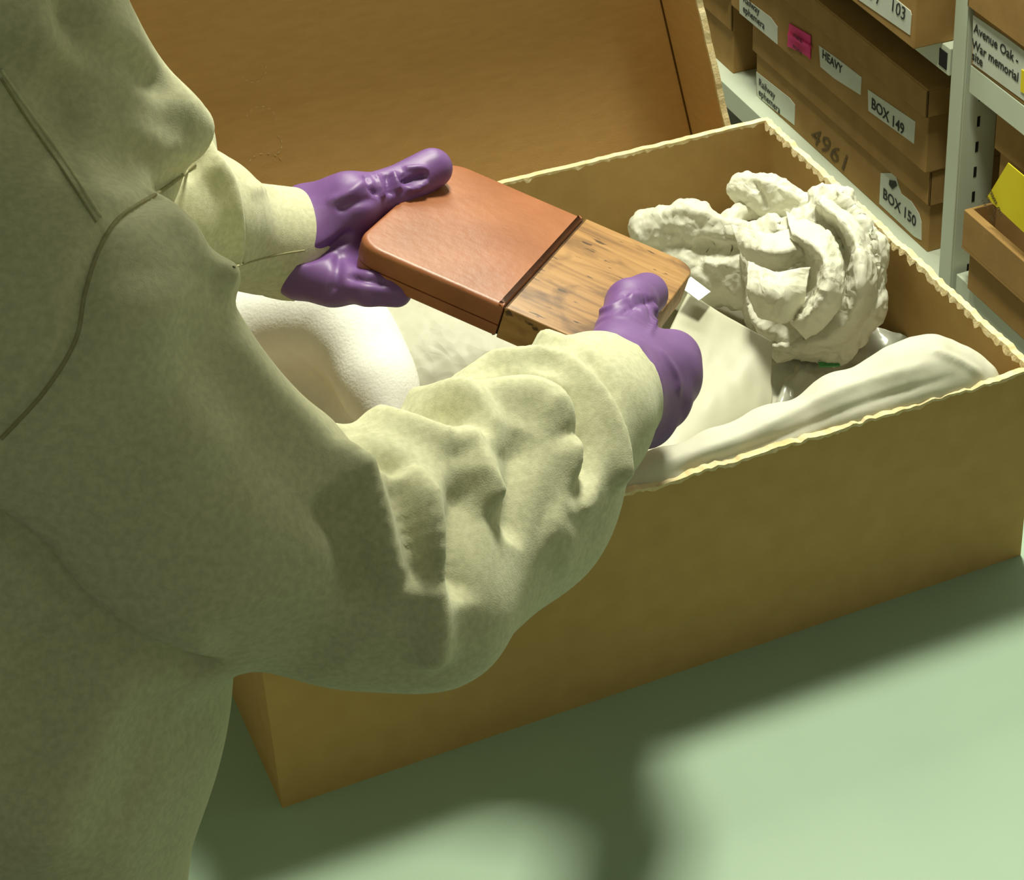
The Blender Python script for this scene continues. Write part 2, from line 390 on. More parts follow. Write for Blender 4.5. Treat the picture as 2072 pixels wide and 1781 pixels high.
# ================================================================== THE OPEN BOX
BW, BD, BH, T = 0.5, 0.3658, 0.1502, 0.0045
bx = empty('archive_box', (0.25, 0.18, 0), 'large open kraft cardboard box full of tissue paper on the pale table', 'box')
def wavy_wall(name, p0, p1, inward, h0, seed, torn, scallop=0.0, bow=0.0):
    """one side of the box: board of thickness T with a rough cut upper edge and its pale cut strip"""
    rs = np.random.RandomState(seed); p0, p1, inw = Vector(p0), Vector(p1), Vector(inward)
    L = (p1 - p0).length; n = int(L / 0.0022); d = (p1 - p0) / L
    ns = rs.normal(size=n + 1); hh = np.convolve(ns, [.25, .5, .25], 'same') * torn
    hh += np.convolve(rs.normal(size=n + 1), np.ones(9) / 9, 'same') * torn * 1.2
    s = np.linspace(0, L, n + 1)
    k = 0
    while k < n + 1 and scallop:
        m_ = rs.randint(3, 7); a_ = scallop * rs.uniform(.2, 1.2); kk = min(k + m_, n + 1)
        hh[k:kk] += a_ * np.sin(np.linspace(.25, 1, kk - k) * math.pi * .8); k = kk
    b = bow * np.sin(s / L * math.pi)
    V, Fc = [], []
    for i in range(n + 1):
        o = p0 + d * s[i] + inw * b[i]
        V += [o, o + Vector((0, 0, h0 + hh[i] - .0006)), o + inw * T + Vector((0, 0, h0 + hh[i] - .0006)), o + inw * T]
    for i in range(n):
        a = 4 * i; c = a + 4
        Fc += [[a, a + 1, c + 1, c], [a + 1, a + 2, c + 2, c + 1], [a + 2, a + 3, c + 3, c + 2], [a + 3, a, c, c + 3]]
    Fc += [[3, 2, 1, 0], [4 * n, 4 * n + 1, 4 * n + 2, 4 * n + 3]]
    me = mesh(V, Fc); bm = bmesh.new(); bm.from_mesh(me); bmesh.ops.recalc_face_normals(bm, faces=bm.faces); bm.to_mesh(me); bm.free()
    wall = link(name, me, M['card'], bx)
    # pale cut strip: ragged, sits over the top of the board
    V, Fc = [], []
    e1 = np.abs(np.convolve(rs.normal(size=n + 1), [.3, .4, .3], 'same')) * .0008
    e2 = np.abs(np.convolve(rs.normal(size=n + 1), [.3, .4, .3], 'same')) * .0007 + (scallop * .8 * np.abs(np.sin(s / .0105 * math.pi + .6 * np.sin(s * 70))) if scallop > .001 else 0)
    for i in range(n + 1):
        o = p0 + d * s[i] + inw * b[i]; z = h0 + hh[i]
        V += [o - inw * e1[i] + Vector((0, 0, z - .0012 - e1[i])), o - inw * .0001 + Vector((0, 0, z + .0003)),
              o + inw * (T + .0002) + Vector((0, 0, z + .0003)), o + inw * (T + e2[i] + .0002) + Vector((0, 0, z - .0012 - 2 * e2[i]))]
    for i in range(n):
        a = 4 * i; c = a + 4
        Fc += [[a, a + 1, c + 1, c], [a + 1, a + 2, c + 2, c + 1], [a + 2, a + 3, c + 3, c + 2], [a + 3, a, c, c + 3]]
    Fc += [[3, 2, 1, 0], [4 * n, 4 * n + 1, 4 * n + 2, 4 * n + 3]]
    me = mesh(V, Fc); bm = bmesh.new(); bm.from_mesh(me); bmesh.ops.recalc_face_normals(bm, faces=bm.faces); bm.to_mesh(me); bm.free()
    e = link('cut_edge', me, M['card_edge'], wall); e['label'] = 'pale rough cut edge of the cardboard'
    return wall
wavy_wall('side_panel', (0, 0, 0), (BW, 0, 0), (0, 1, 0), BH - .001, 1, .0009, .0006)
wavy_wall('side_panel', (BW, T, 0), (BW, BD - T, 0), (-1, 0, 0), BH - .001, 2, .0006, .0016)
wavy_wall('side_panel', (0, BD, 0), (BW, BD, 0), (0, -1, 0), BH, 3, .0003)
wavy_wall('side_panel', (0, T, 0), (0, BD - T, 0), (1, 0, 0), BH, 4, .0006)
MB().box((T, T, 0), (BW - T, BD - T, .004)).build('base_panel', M['card'], bx)

# ---- lid standing behind the box, leaning back
lid = empty('box_lid', (0.22, 0.40, 0.0), 'large kraft cardboard lid leaning back behind the open box, inside facing out', 'lid')
# lid plane: bottom edge on the table behind the box, leaning back
ang = math.radians(18); up = Vector((0, math.sin(ang), math.cos(ang))); nrm = Vector((0, -math.cos(ang), math.sin(ang)))
LB = Vector((0, 0.454, 0.0045)); lx0, lx1, lh, ld = -0.03, 0.4985, 0.372, 0.070
def lxr(s): return lx1 - .085 * s
def lp(x, s, n): return Vector((x, LB.y, LB.z)) + up * s + nrm * n
MB().prism([lp(lx0, 0, 0), lp(lxr(0), 0, 0), lp(lxr(lh), lh, 0), lp(lx0, lh, 0)], nrm * -.004).build('lid_panel', M['card_lid'], lid)
def ragged_flange(pts_fn, L, depth, seed, name='lid_flange'):
    """side of the lid: from the crease out to a rough cut free edge"""
    rs = np.random.RandomState(seed); n = int(L / .004)
    e = depth + np.convolve(rs.normal(size=n + 1), [.25, .5, .25], 'same') * .0007 + np.repeat(rs.uniform(0, .0016, n // 3 + 2), 3)[:n + 1]
    V, Fc, V2 = [], [], []
    for i in range(n + 1):
        s_ = L * i / n; a, side = pts_fn(s_)
        V += [a, a + nrm * (e[i] - .0006), a + nrm * (e[i] - .0006) + side * T, a + side * T]
        V2 += [a - side * .0003 + nrm * (e[i] - .0022), a - side * .0002 + nrm * (e[i] + .0002), a + side * (T + .0003) + nrm * (e[i] + .0002), a + side * (T + .0003) + nrm * (e[i] - .001)]
    for i in range(n):
        q = 4 * i; c = q + 4
        Fc += [[q, q + 1, c + 1, c], [q + 1, q + 2, c + 2, c + 1], [q + 2, q + 3, c + 3, c + 2], [q + 3, q, c, c + 3]]
    Fc += [[3, 2, 1, 0], [4 * n, 4 * n + 1, 4 * n + 2, 4 * n + 3]]
    r = []
    for vv, nm, mt, par in ((V, name, 'card_lid', lid), (V2, 'cut_edge', 'card_edge', None)):
        me = mesh(vv, Fc); bm = bmesh.new(); bm.from_mesh(me); bmesh.ops.recalc_face_normals(bm, faces=bm.faces); bm.to_mesh(me); bm.free()
        r.append(link(nm, me, M[mt], par or r[0]))
    r[1]['label'] = 'pale torn cut edge of the lid flange'
ragged_flange(lambda s: (lp(lxr(s), s, 0), Vector((1, 0, 0))), lh, ld, 11)
ragged_flange(lambda s: (lp(lx0, s, 0), Vector((-1, 0, 0))), lh, ld, 12)
ragged_flange(lambda s: (lp(lx0 + s, lh, 0), up), lxr(lh) - lx0, ld, 13)
ragged_flange(lambda s: (lp(lx0 + s, 0, 0) , -up), lxr(0) - lx0, .012, 14)
# dark crease along the fold
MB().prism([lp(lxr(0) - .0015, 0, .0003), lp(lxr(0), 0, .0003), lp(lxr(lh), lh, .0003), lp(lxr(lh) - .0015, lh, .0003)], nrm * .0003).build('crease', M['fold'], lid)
# perforated knock-out arcs pressed into the lid
pm = MB()
def lid_px(x, y):
    r = at(x, y, 1) - CL; o = Vector((0, LB.y, LB.z)); t = (o - CL).dot(nrm) / r.dot(nrm); return CL + r * t
for cx, cy, rx, ry, a0, a1 in ((512, 140, 26, 26, -10, 170), (528, 243, 30, 28, 200, 372), (540, 292, 30, 26, -40, 60), (538, 332, 34, 22, 200, 345)):
    for a in range(a0, a1, 26):
        q = math.radians(a); c = lid_px(cx + rx * math.cos(q), cy + ry * math.sin(q)); c2 = lid_px(cx + rx * math.cos(q + .1), cy + ry * math.sin(q + .1))
        d = (c2 - c).normalized(); pm.obox(c + nrm * .0003, d * .0009, nrm.cross(d) * .0003, nrm * .0002)
pm.build('perforation', M['card_edge'], lid)

# ================================================================== SHELVING
sh = empty('metal_shelving', (1.3, 1.1, -0.75), 'pale green painted steel shelving with slotted upright, loaded with archive boxes', 'shelving')
SX = 1.10
def shelf(y0, y1, z, name='shelf'):
    m = MB(); m.box((SX + .002, y0, z - .003), (SX + .46, y1, z)); m.box((SX, y0, z - .036), (SX + .004, y1, z))
    m.box((SX + .004, y0, z - .036), (SX + .02, y1, z - .033)); m.box((SX + .456, y0, z - .036), (SX + .46, y1, z))
    return m.build(name, M['steel'], sh, bevel=.001)
def post(x, y, sgn=1, w=.026, d=.052):
    m = MB(); m.box((x, y - w, -0.75), (x + .003, y, 0.9)); m.box((x + .003, y - w, -0.75), (x + d, y - w + .003, 0.9)) if sgn > 0 else m.box((x - d, y - w, -0.75), (x, y - w + .003, 0.9))
    p = m.build('upright', M['steel'], sh, bevel=.0008)
    z = -0.53
    while z < 0.1 and sgn > 0 and y < 1.5:
        xs = x + .026 * sgn
        MB().box((xs - .002, y - w - .0004, z), (xs + .002, y - w + .0004, z + .014)).build('slot', M['steel_dark'], p); z += .0345
    return p
shelf(1.045, 1.98, -0.556); shelf(1.045, 1.98, -0.232); shelf(0.10, 1.0, -0.232); shelf(0.10, 1.0, -0.52)
shelf(1.045, 1.98, 0.12); shelf(0.10, 1.0, 0.12)
post(SX - .004, 1.034); post(SX - .004, 1.99); post(SX - .004, 0.10); post(SX + .463, 1.034, -1); post(SX + .463, 1.99, -1); post(SX + .463, .10, -1)
# black gap in the shelf's end bracket
MB().box((SX - .001, 1.050, -0.262), (SX + .012, 1.067, -0.240)).build('bracket_slot', M['steel_dark'], sh)

def carton(name, x, y0, y1, z0, z1, depth, lidh, over, label, mat='card_shelf', lidx=0.0, group=None, open_top=False):
    """archive carton: body with a drop-on lid a little larger than it"""
    b = empty(name, (x + depth / 2, (y0 + y1) / 2, z0), label, 'box', group)
    MB().box((x, y0, z0), (x + depth, y1, z1 - .003)).build('body', M[mat], b, bevel=.0015)
    if lidh:
        o = over; m = MB(); xl = x - o - lidx
        m.box((xl, y0 - o, z1 - .003), (x + depth + o, y1 + o, z1))
        m.box((xl, y0 - o, z1 - lidh), (xl + .003, y1 + o, z1 - .003)); m.box((x + depth + o - .003, y0 - o, z1 - lidh), (x + depth + o, y1 + o, z1 - .003))
        m.box((xl, y0 - o, z1 - lidh), (x + depth + o, y0 - o + .003, z1 - .003)); m.box((xl, y1 + o - .003, z1 - lidh), (x + depth + o, y1 + o, z1 - .003))
        m.build('lid', M[mat], b, bevel=.001)
    return b
def sticker(par, x, corners, mat='paper', name='label', th=.0008, lab=None):
    """paper label: (y, z) corners on a face looking down -x"""
    o = MB().prism([(x, y, z) for y, z in corners], (-th, 0, 0)).build(name, M[mat], par)
    if lab: o['label'] = lab
    return o
def px_on(x, pts): return [tuple(pl(a, b, 0, x))[1:] for a, b in pts]
# lower box of the stack
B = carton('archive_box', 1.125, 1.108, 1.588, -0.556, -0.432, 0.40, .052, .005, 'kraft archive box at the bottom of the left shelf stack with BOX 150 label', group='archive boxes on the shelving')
l = sticker(B, 1.125, px_on(1.125, [(1531, 145), (1598, 198), (1609, 212), (1608, 253), (1533, 195)]))
text('lettering', 'Railway\nephemera', .0165, (1.1237, 1.578, -.5345), M['ink'], l, line=.95)
l = sticker(B, 1.125, px_on(1.125, [(1783, 350), (1812, 350), (1824, 392), (1845, 408), (1860, 432), (1865, 450), (1865, 486), (1850, 478), (1780, 412)]))
text('lettering', 'BOX 150', .022, (1.1237, 1.222, -.534), M['ink'], l, bold=.0003)
MB().prism([(1.1237, *q) for q in px_on(1.1237, [(1800, 364), (1812, 367), (1815, 376), (1806, 383), (1799, 373)])], (-.0006, 0, 0)).build('mark', M['ink'], l)
text('handwriting', '4961', .040, (1.1243, 1.425, -.548), M['faded_ink'], B, shear=.3, wscale=1.35, jitter=.0006)
# upper box, pushed slightly forward
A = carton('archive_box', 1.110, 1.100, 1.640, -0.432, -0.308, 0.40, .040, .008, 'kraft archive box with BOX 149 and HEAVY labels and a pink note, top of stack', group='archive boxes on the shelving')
l = sticker(A, 1.110, px_on(1.110, [(1497, -12), (1560, 35), (1574, 55), (1574, 90), (1497, 26)]))
text('lettering', 'Railway\nephemera', .0165, (1.1087, 1.600, -.4085), M['ink'], l, line=.95)
l = sticker(A, 1.110, px_on(1.110, [(1658, 92), (1700, 122), (1744, 156), (1742, 192), (1710, 172), (1688, 158), (1661, 135)]))
text('lettering', 'HEAVY', .0175, (1.1087, 1.368, -.3915), M['ink'], l, bold=.0002)
l = sticker(A, 1.110, px_on(1.110, [(1757, 181), (1850, 244), (1853, 246), (1850, 291), (1758, 224)]))
text('lettering', 'BOX 149', .0215, (1.1087, 1.236, -.4035), M['ink'], l, bold=.0003)
nb = sticker(A, 1.109, px_on(1.109, [(1598, 47), (1641, 72), (1640, 120), (1636, 115), (1622, 106), (1594, 93)]), 'pink', 'pink_note', .001, 'bright pink sticky note')
m = MB()
P = px_on(1.1065, [(1596, 66), (1640, 92), (1641, 98), (1596, 74)])
m.prism([(1.1075, *q) for q in P], (-.003, 0, 0)); m.build('note_fold', M['pink'], nb)
for ty, tx in ((72, 1604), (96, 1604)):
    p = pl(tx, ty, 0, 1.1040); text('handwriting', 'mini', .011, (1.1040, p.y, p.z), M['ink'], nb, wscale=1.4, jitter=.0003)
# box further left, its end towards us
Cb = carton('archive_box', 1.125, 1.662, 1.955, -0.556, -0.432, 0.40, .052, .005, 'kraft archive box further along the shelf, left of the stack', group='archive boxes on the shelving')
Cc = carton('archive_box', 1.108, 1.664, 2.12, -0.432, -0.310, 0.40, .150, .004, 'deep lidded kraft box on the far left stack beside the standing lid', group='archive boxes on the shelving') if False else None
Ce = carton('archive_box', 1.112, 1.658, 1.955, -0.4315, -0.30, 0.40, .045, .006, 'upper kraft archive box on the far left stack', group='archive boxes on the shelving')
# box on the upper shelf
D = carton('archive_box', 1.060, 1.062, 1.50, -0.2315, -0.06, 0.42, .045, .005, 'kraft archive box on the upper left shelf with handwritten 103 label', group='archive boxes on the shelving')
l = sticker(D, 1.060, px_on(1.060, [(1735, -40), (1775, -28), (1810, -5), (1843, 22), (1845, 30), (1842, 71), (1735, -3)]))
text('handwriting', '103', .024, (1.0587, 1.118, -.2030), M['ink'], l, shear=.1, wscale=1.0, jitter=.0004)
text('handwriting', '2 1', .022, (1.0587, 1.172, -.2090), M['ink'], l, shear=.4, jitter=.0004)
# right bay
E_ = carton('archive_box', 1.100, 0.45, 1.000, -0.2315, -0.04, 0.40, .118, .006, 'kraft archive box on the right shelf labelled Avenue Oak War memorial site', group='archive boxes on the shelving')
l = sticker(E_, 1.100, px_on(1.100, [(1970, 30), (2035, 74), (2140, 152), (2140, 262), (2071, 202), (1969, 128)]))
for ln, (tx, ty) in (('Avenue Oak -', (1970, 64)), ('War memorial', (1966, 95)), ('site', (1966, 119))):
    p = pl(tx, ty, 0, 1.0987); text('lettering', ln, .0165, (1.0987, p.y, p.z), M['ink'], l, bold=.0002)
sticker(E_, 1.099, px_on(1.099, [(2068, 140), (2110, 168), (2110, 215), (2066, 184)]), 'yellow', 'yellow_note', .001, 'yellow sticky note')
# open tray-like lid upside down on a carton, with a lidded box set back inside it
H_ = carton('archive_box', 1.094, 0.45, 0.966, -0.5195, -0.4625, 0.38, 0, 0, 'low kraft carton under the upturned tray lid at the right edge', group='archive boxes on the shelving')
G_ = empty('tray_lid', (1.28, 0.70, -0.4622), 'upturned kraft tray lid with folded rim and yellow note on the right shelf', 'lid')
gx0, gx1, gy0, gy1, gz0, gz1 = 1.086, 1.49, 0.445, 0.972, -0.4622, -0.409
MB().box((gx0, gy0, gz0), (gx1, gy1, gz0 + .003)).build('base_panel', M['card_shelf'], G_)
for a, b in (((gx0, gy0, gz0 + .003), (gx0 + .011, gy1, gz1)), ((gx1 - .004, gy0, gz0 + .003), (gx1, gy1, gz1)),
             ((gx0 + .011, gy0, gz0 + .003), (gx1 - .004, gy0 + .004, gz1)), ((gx0 + .011, gy1 - .004, gz0 + .003), (gx1 - .004, gy1, gz1))):
    MB().box(a, b).build('side_panel', M['card_shelf'], G_, bevel=.001)
yp = px_on(1.080, [(1995, 401), (2038, 330), (2110, 390), (2070, 471)])
n_ = sticker(G_, 1.082, yp, 'yellow', 'yellow_note', .001, 'yellow sticky note with faint handwriting')
text('handwriting', 'mm nu\nvn mu\nnm uv', .012, (1.0805, .915, -.352), M['faded_ink'], n_, X=(0, -.82, -.57), Y=(0, -.57, .82), shear=.3)
F_ = carton('archive_box', 1.122, 0.50, 0.958, -0.4590, -0.276, 0.34, .052, .006, 'lidded kraft box standing inside the upturned tray on the right shelf', group='archive boxes on the shelving')

# ================================================================== THE CASE IN THE HANDS
BC = Vector((0.207, 0.100, 0.260)); BE = Euler((-0.149, 0.276, -0.785), 'XYZ'); BR = BE.to_matrix(); LW, LD, LT = 0.167, 0.134, 0.0205
def bp_(a, b, n=0.0): return BC + BR @ Vector((a, b, n))           # point in the case's own frame (top face at n = 0)
case = empty('wooden_case', BC + BR @ Vector((0, 0, -LT / 2)), 'flat wooden case with red-brown leather cover held in both gloved hands', 'case', rot=BE)
def slab(name, a0, a1, n0, n1, r, mat, corners=(1, 1, 1, 1), bev=.0015, segs=3, bev2=.0006, ins=0.0):
    """rounded slab lying in the case's frame; corners (a0b0, a1b0, a1b1, a0b1)"""
    b0, b1 = -LD / 2 + ins, LD / 2 - ins; pts = []
    for k, (cx, cy, st) in enumerate(((a0, b0, 180), (a1, b0, 270), (a1, b1, 0), (a0, b1, 90))):
        rr = r if corners[k] else .0004
        ox = cx + (rr if cx == a0 else -rr); oy = cy + (rr if cy == b0 else -rr)
        for q in range(7):
            t = math.radians(st + 15 * q); pts.append((ox + rr * math.cos(t), oy + rr * math.sin(t), n0))
    bm = bmesh.new(); vs = [bm.verts.new(p) for p in pts]; f = bm.faces.new(vs)
    ret = bmesh.ops.extrude_face_region(bm, geom=[f]); nv = [g for g in ret['geom'] if isinstance(g, bmesh.types.BMVert)]
    for v in nv: v.co.z = n1
    bmesh.ops.recalc_face_normals(bm, faces=bm.faces)
    for lv, bv in ((max(n0, n1), bev), (min(n0, n1), bev2)):
        ed = [e for e in bm.edges if abs(e.verts[0].co.z - lv) < 1e-7 and abs(e.verts[1].co.z - lv) < 1e-7]
        bmesh.ops.bevel(bm, geom=ed, offset=bv, segments=segs, affect='EDGES', profile=.5)
    me = bpy.data.meshes.new('m'); bm.to_mesh(me); bm.free()
    me.transform(Matrix.Translation((0, 0, LT / 2)))
    o = link(name, me, M[mat], case, world=False)
    for p in me.polygons: p.use_smooth = True
    mod = o.modifiers.new('e', 'EDGE_SPLIT'); mod.split_angle = math.radians(40)
    return o
J = 0.009
slab('leather_cover', -LW / 2, J, -.0128, 0, .016, 'leather', (1, 0, 0, 1), bev=.0036, segs=4)['label'] = 'smooth red-brown leather upper cover'
slab('leather_base', -LW / 2 + .0008, J, -LT, -.0134, .016, 'leather', (1, 0, 0, 1), bev=.0005, bev2=.0020, segs=3)
slab('seam_gap', -LW / 2 + .0025, J + .0012, -LT + .001, -.0022, .014, 'gap', (1, 0, 0, 1), bev=.0002, segs=1, bev2=.0002, ins=.0016)
slab('oak_end', J + .0010, LW / 2, -LT, -.0004, .013, 'wood', (0, 1, 1, 0), bev=.0010, segs=3)['label'] = 'bare worn oak end with dark scratches'

# ================================================================== PERSON
person = empty('person', (-0.20, -0.06, -0.75), 'person in a pale olive sweatshirt and purple gloves holding the case over the box', 'person')
# --- sweatshirt
uL = Vector((-0.33, 0.944, 0)); uF = Vector((0.944, 0.33, 0))
def torso_sdf(P, pts):
    A = np.stack([P @ V3(uL) * .64, P @ V3(uF), P[..., 2]], -1); F = None
    for (p, rp), (q, rq) in zip(pts[:-1], pts[1:]):
        a = (p.dot(uL) * .64, p.dot(uF), p.z); b = (q.dot(uL) * .64, q.dot(uF), q.z)
        d = s_cone(A, a, b, rp, rq); F = d if F is None else smin(F, d, .03)
    return F
TOR = [(Vector((-.225, -.085, -.12)), .088), (Vector((-.200, -.078, .09)), .104), (Vector((-.175, -.065, .28)), .120), (Vector((-.150, -.05, .42)), .095), (Vector((-.145, -.03, .55)), .055)]
lo = (-.46, -.40, -.20); hi = (.24, .36, .66); h_ = .0042
P = grid(lo, hi, h_)
F = torso_sdf(P, TOR)
RS, RM, REL, RF1, RF2, RW = at(80, 705, .87), at(365, 1035, .90), at(725, 1135, .95), at(1022, 978, 1.04), at(1160, 845, 1.09), at(1222, 792, 1.125)
F = smin(F, s_cone(P, at(10, 60, .90), at(155, 290, .93), .050, .046), .03)
F = smin(F, s_cone(P, (-.145, -.03, .47), (-.085, -.015, .575), .062, .056), .03)
arm = s_cone(P, RS, RM, .078, .055)
arm = smin(arm, s_cone(P, RM, REL, .055, .048), .04)
arm = smin(arm, s_cone(P, REL, at(885, 1248, .95), .046, .028), .02)
fore = s_cone(P, REL, RF1, .052, .0500)
fore = smin(fore, s_cone(P, at(885, 1235, .955), at(1064, 1052, 1.05), .030, .032), .02)
fore = smin(fore, s_cone(P, RF1, RF2, .0500, .038), .02)
fore = smin(fore, s_cone(P, RF2, RW, .037, .0335), .012)
arm = smin(arm, fore, .016)
F = smin(F, arm, .022)
LS, LF, LW0, LW1 = at(250, 430, 1.13), at(390, 445, 1.20), at(478, 480, 1.24), at(607, 497, 1.275)
la = smin(s_cone(P, LS, LF, .050, .036), s_cone(P, (-.14, .05, .43), LS, .058, .050), .02); la = smin(la, s_cone(P, LF, at(415, 445, 1.21), .036, .031), .02)
la = smin(la, s_cone(P, at(440, 470, 1.22), LW1, .030, .0335), .008)
F = smin(F, la, .02)
def cutter(p, n, r):                   # flat cut for a cuff
    d = (P - V3(p)) @ V3(n)
    return np.where(np.sqrt(((P - V3(p)) ** 2).sum(-1)) < r, d, -1)
nR = (RW - RF2).normalized(); nL = (LW1 - LW0).normalized()
F = np.maximum(F, cutter(RW + nR * .004, nR, .07)); F = np.maximum(F, cutter(LW1, nL, .07))
F = np.maximum(F, -s_cone(P, RW - nR * .02, RW + nR * .06, .0265, .0265)); F = np.maximum(F, -s_cone(P, LW1 - nL * .02, LW1 + nL * .06, .0262, .0262))
F = np.maximum(F, -.14 - P[..., 2])    # hem
V, Q = nets(F, lo, h_); V = relax(V, Q, 2)
def refine(V, Q):
    o = bpy.data.objects.new('tmp', np_mesh(V, Q)); COL.objects.link(o)
    md = o.modifiers.new('s', 'SUBSURF'); md.levels = 1; md.render_levels = 1
    bpy.context.view_layer.update()
    me = bpy.data.meshes.new_from_object(o.evaluated_get(bpy.context.evaluated_depsgraph_get()))
    V = np.zeros(len(me.vertices) * 3, np.float32); me.vertices.foreach_get('co', V)
    L = np.zeros(len(me.loops), np.int32); me.loops.foreach_get('vertex_index', L)
    bpy.data.objects.remove(o); return V.reshape(-1, 3), L.reshape(-1, 4).astype(np.int64)
V, Q = refine(V, Q)
FOLDS = [
  # neck and shoulder drape
  ([(-30, 30), (60, 55), (130, 85), (190, 112), (260, 140), (330, 195), (385, 270)], .014, .012, 'none'),
  ([(110, -20), (150, 60), (190, 100), (250, 128), (315, 170)], .009, -.014, 'start'),
  ([(60, 150), (170, 180), (300, 235), (380, 300)], .013, -.007),
  ([(130, 235), (230, 245), (310, 280), (380, 325)], .009, .006),
  ([(100, 330), (200, 350), (320, 345)], .012, -.004),
  ([(398, 325), (330, 380), (245, 435), (200, 500), (170, 590), (150, 690), (90, 790), (0, 888)], .0045, -.0045, 'none'),
  ([(0, 140), (60, 225), (130, 325), (215, 450)], .003, .0012, 'none'),
  ([(330, 425), (390, 480), (420, 560)], .010, .003),
  # upper arm
  ([(340, 640), (480, 820), (620, 980), (690, 1080)], .022, -.006),
  ([(250, 560), (330, 760), (450, 960)], .022, .004),
  ([(460, 660), (550, 780), (650, 880), (720, 960)], .010, .003),
  ([(-20, 1070), (60, 1130), (120, 1210), (200, 1280), (300, 1335), (400, 1362)], .007, -.012, 'none'),
  ([(420, 1330), (560, 1300), (700, 1330)], .02, -.004),
  # inside of the elbow and forearm
  ([(680, 890), (705, 930), (745, 1010), (775, 1110), (800, 1180), (828, 1222)], .0075, .0120),
  ([(680, 980), (725, 1100), (765, 1220)], .012, -.011),
  ([(840, 940), (860, 1050), (872, 1180), (880, 1310)], .0075, .0115, 'start'),
  ([(800, 960), (830, 1080), (850, 1200)], .006, -.007),
  ([(945, 960), (935, 1080), (915, 1220)], .009, -.009),
  ([(930, 870), (965, 950), (1002, 1035)], .0085, .0100),
  ([(1050, 870), (1045, 980), (1035, 1100)], .008, -.006),
  ([(735, 850), (820, 872), (900, 905), (930, 930)], .008, .009),
  ([(700, 850), (760, 905), (830, 955)], .007, -.009),
  ([(780, 815), (880, 812), (975, 850), (1015, 920)], .0075, .007),
  ([(760, 840), (860, 838), (940, 870)], .0045, -.006),
  ([(900, 840), (1000, 800), (1100, 810), (1150, 880)], .013, .010),
  ([(930, 800), (1050, 768), (1140, 795), (1188, 870), (1192, 950), (1150, 1030)], .0052, -.0135),
  ([(915, 782), (1000, 748), (1115, 742), (1190, 800), (1232, 880), (1245, 960)], .0058, .0100, 'start'),
  ([(985, 735), (1050, 722), (1108, 724)], .0035, -.009),
  ([(920, 775), (1000, 705), (1100, 690), (1160, 695)], .0055, .0065),
  ([(1175, 705), (1230, 780), (1255, 880)], .0035, -.004),
  ([(1150, 880), (1180, 960), (1170, 1050)], .010, .005),
  ([(1100, 1050), (1140, 1100), (1120, 1160)], .012, .004),
  ([(750, 1250), (830, 1290), (900, 1290)], .012, .003),
  # left sleeve
  ([(405, 325), (445, 370), (462, 440), (462, 510), (442, 565)], .0075, .0085, 'none'),
  ([(478, 388), (486, 450), (480, 520), (470, 575)], .0045, -.0065, 'none'),
  ([(500, 385), (530, 380), (560, 385)], .004, .002), ([(455, 580), (475, 600), (478, 620)], .004, .005),
  # lower trunk
  ([(240, 1300), (190, 1450), (120, 1600), (70, 1781)], .016, .008), ([(140, 1250), (90, 1400), (40, 1600)], .016, -.008),
  ([(400, 1400), (380, 1550), (330, 1781)], .02, -.004), ([(300, 1400), (280, 1550), (230, 1700)], .015, -.004),
]
V = sculpt(V, Q, FOLDS)
V = relax(V, Q, 2, .5)
shirt = link('sweatshirt', np_mesh(V, Q), M['fabric'], person)
sbv = tree(V, Q)
def seam(px, r, mat, name, off=0.0):
    W = curve_pts(sbv, px)
    if len(W) < 3: return
    W = W[:, :3]; W = np.concatenate([W[:1], (W[:-2] + W[1:-1] + W[2:]) / 3, W[-1:]])
    cu = bpy.data.curves.new('c', 'CURVE'); cu.dimensions = '3D'; cu.bevel_depth = r; cu.bevel_resolution = 1
    sp = cu.splines.new('POLY'); sp.points.add(len(W) - 1)
    for p, q in zip(sp.points, W.tolist()): p.co = (*q, 1)
    o = bpy.data.objects.new('tmp', cu); COL.objects.link(o); bpy.context.view_layer.update()
    me = bpy.data.meshes.new_from_object(o.evaluated_get(bpy.context.evaluated_depsgraph_get())); bpy.data.objects.remove(o)
    me.materials.clear(); return link(name, me, M[mat], shirt)
seam([(396, 333), (330, 384), (245, 438), (202, 502), (172, 592), (152, 690), (90, 792), (2, 888)], .0009, 'seam', 'armhole_seam')
seam([(2, 140), (60, 225), (130, 325), (205, 440)], .0007, 'stitch', 'shoulder_seam')
seam([(2, 158), (54, 240), (122, 338), (195, 450)], .0006, 'seam', 'shoulder_seam')
seam([(472, 541), (520, 526), (570, 514), (616, 507)], .0006, 'seam', 'cuff_seam')

# --- gloves
def hand(name, parts, folds, lab):
    return lump(name, parts, .010, .0014, M['glove'], person, pad=.012, relax_n=1, folds=folds, tagv=lab)
bK = [at(1358, 728, 1.215), at(1358, 772, 1.205), at(1338, 815, 1.190), at(1305, 852, 1.175)]
wr = [at(1238, 770, 1.13), at(1240, 800, 1.13), at(1240, 830, 1.13), at(1235, 850, 1.13)]
pr = [c_(RW - nR * .03, at(1238, 800, 1.135), .024, .025)]
for i in range(4):
    rr = (.0155, .015, .014, .0135)[i]
    pr.append(c_(wr[i], bK[i], .017, rr))
    pip = bp_(.093 - .003 * i, -.012 - .021 * i, -.036); dip = bp_(.060, -.008 - .019 * i, -.0325); tip = bp_(.038 + .004 * i, -.006 - .019 * i, -.0310)
    pr += [c_(bK[i], pip, rr * .85, .0100), c_(pip, dip, .0100, .0092, .003), c_(dip, tip, .0092, .0084, .003)]
pr += [c_(at(1238, 790, 1.14), at(1248, 728, 1.175), .021, .0165), c_(at(1248, 728, 1.175), bp_(.0700, -.033, .014), .0175, .0140), c_(bp_(.0700, -.033, .014), bp_(.0725, -.007, .0095), .0140, .0124, .004)]
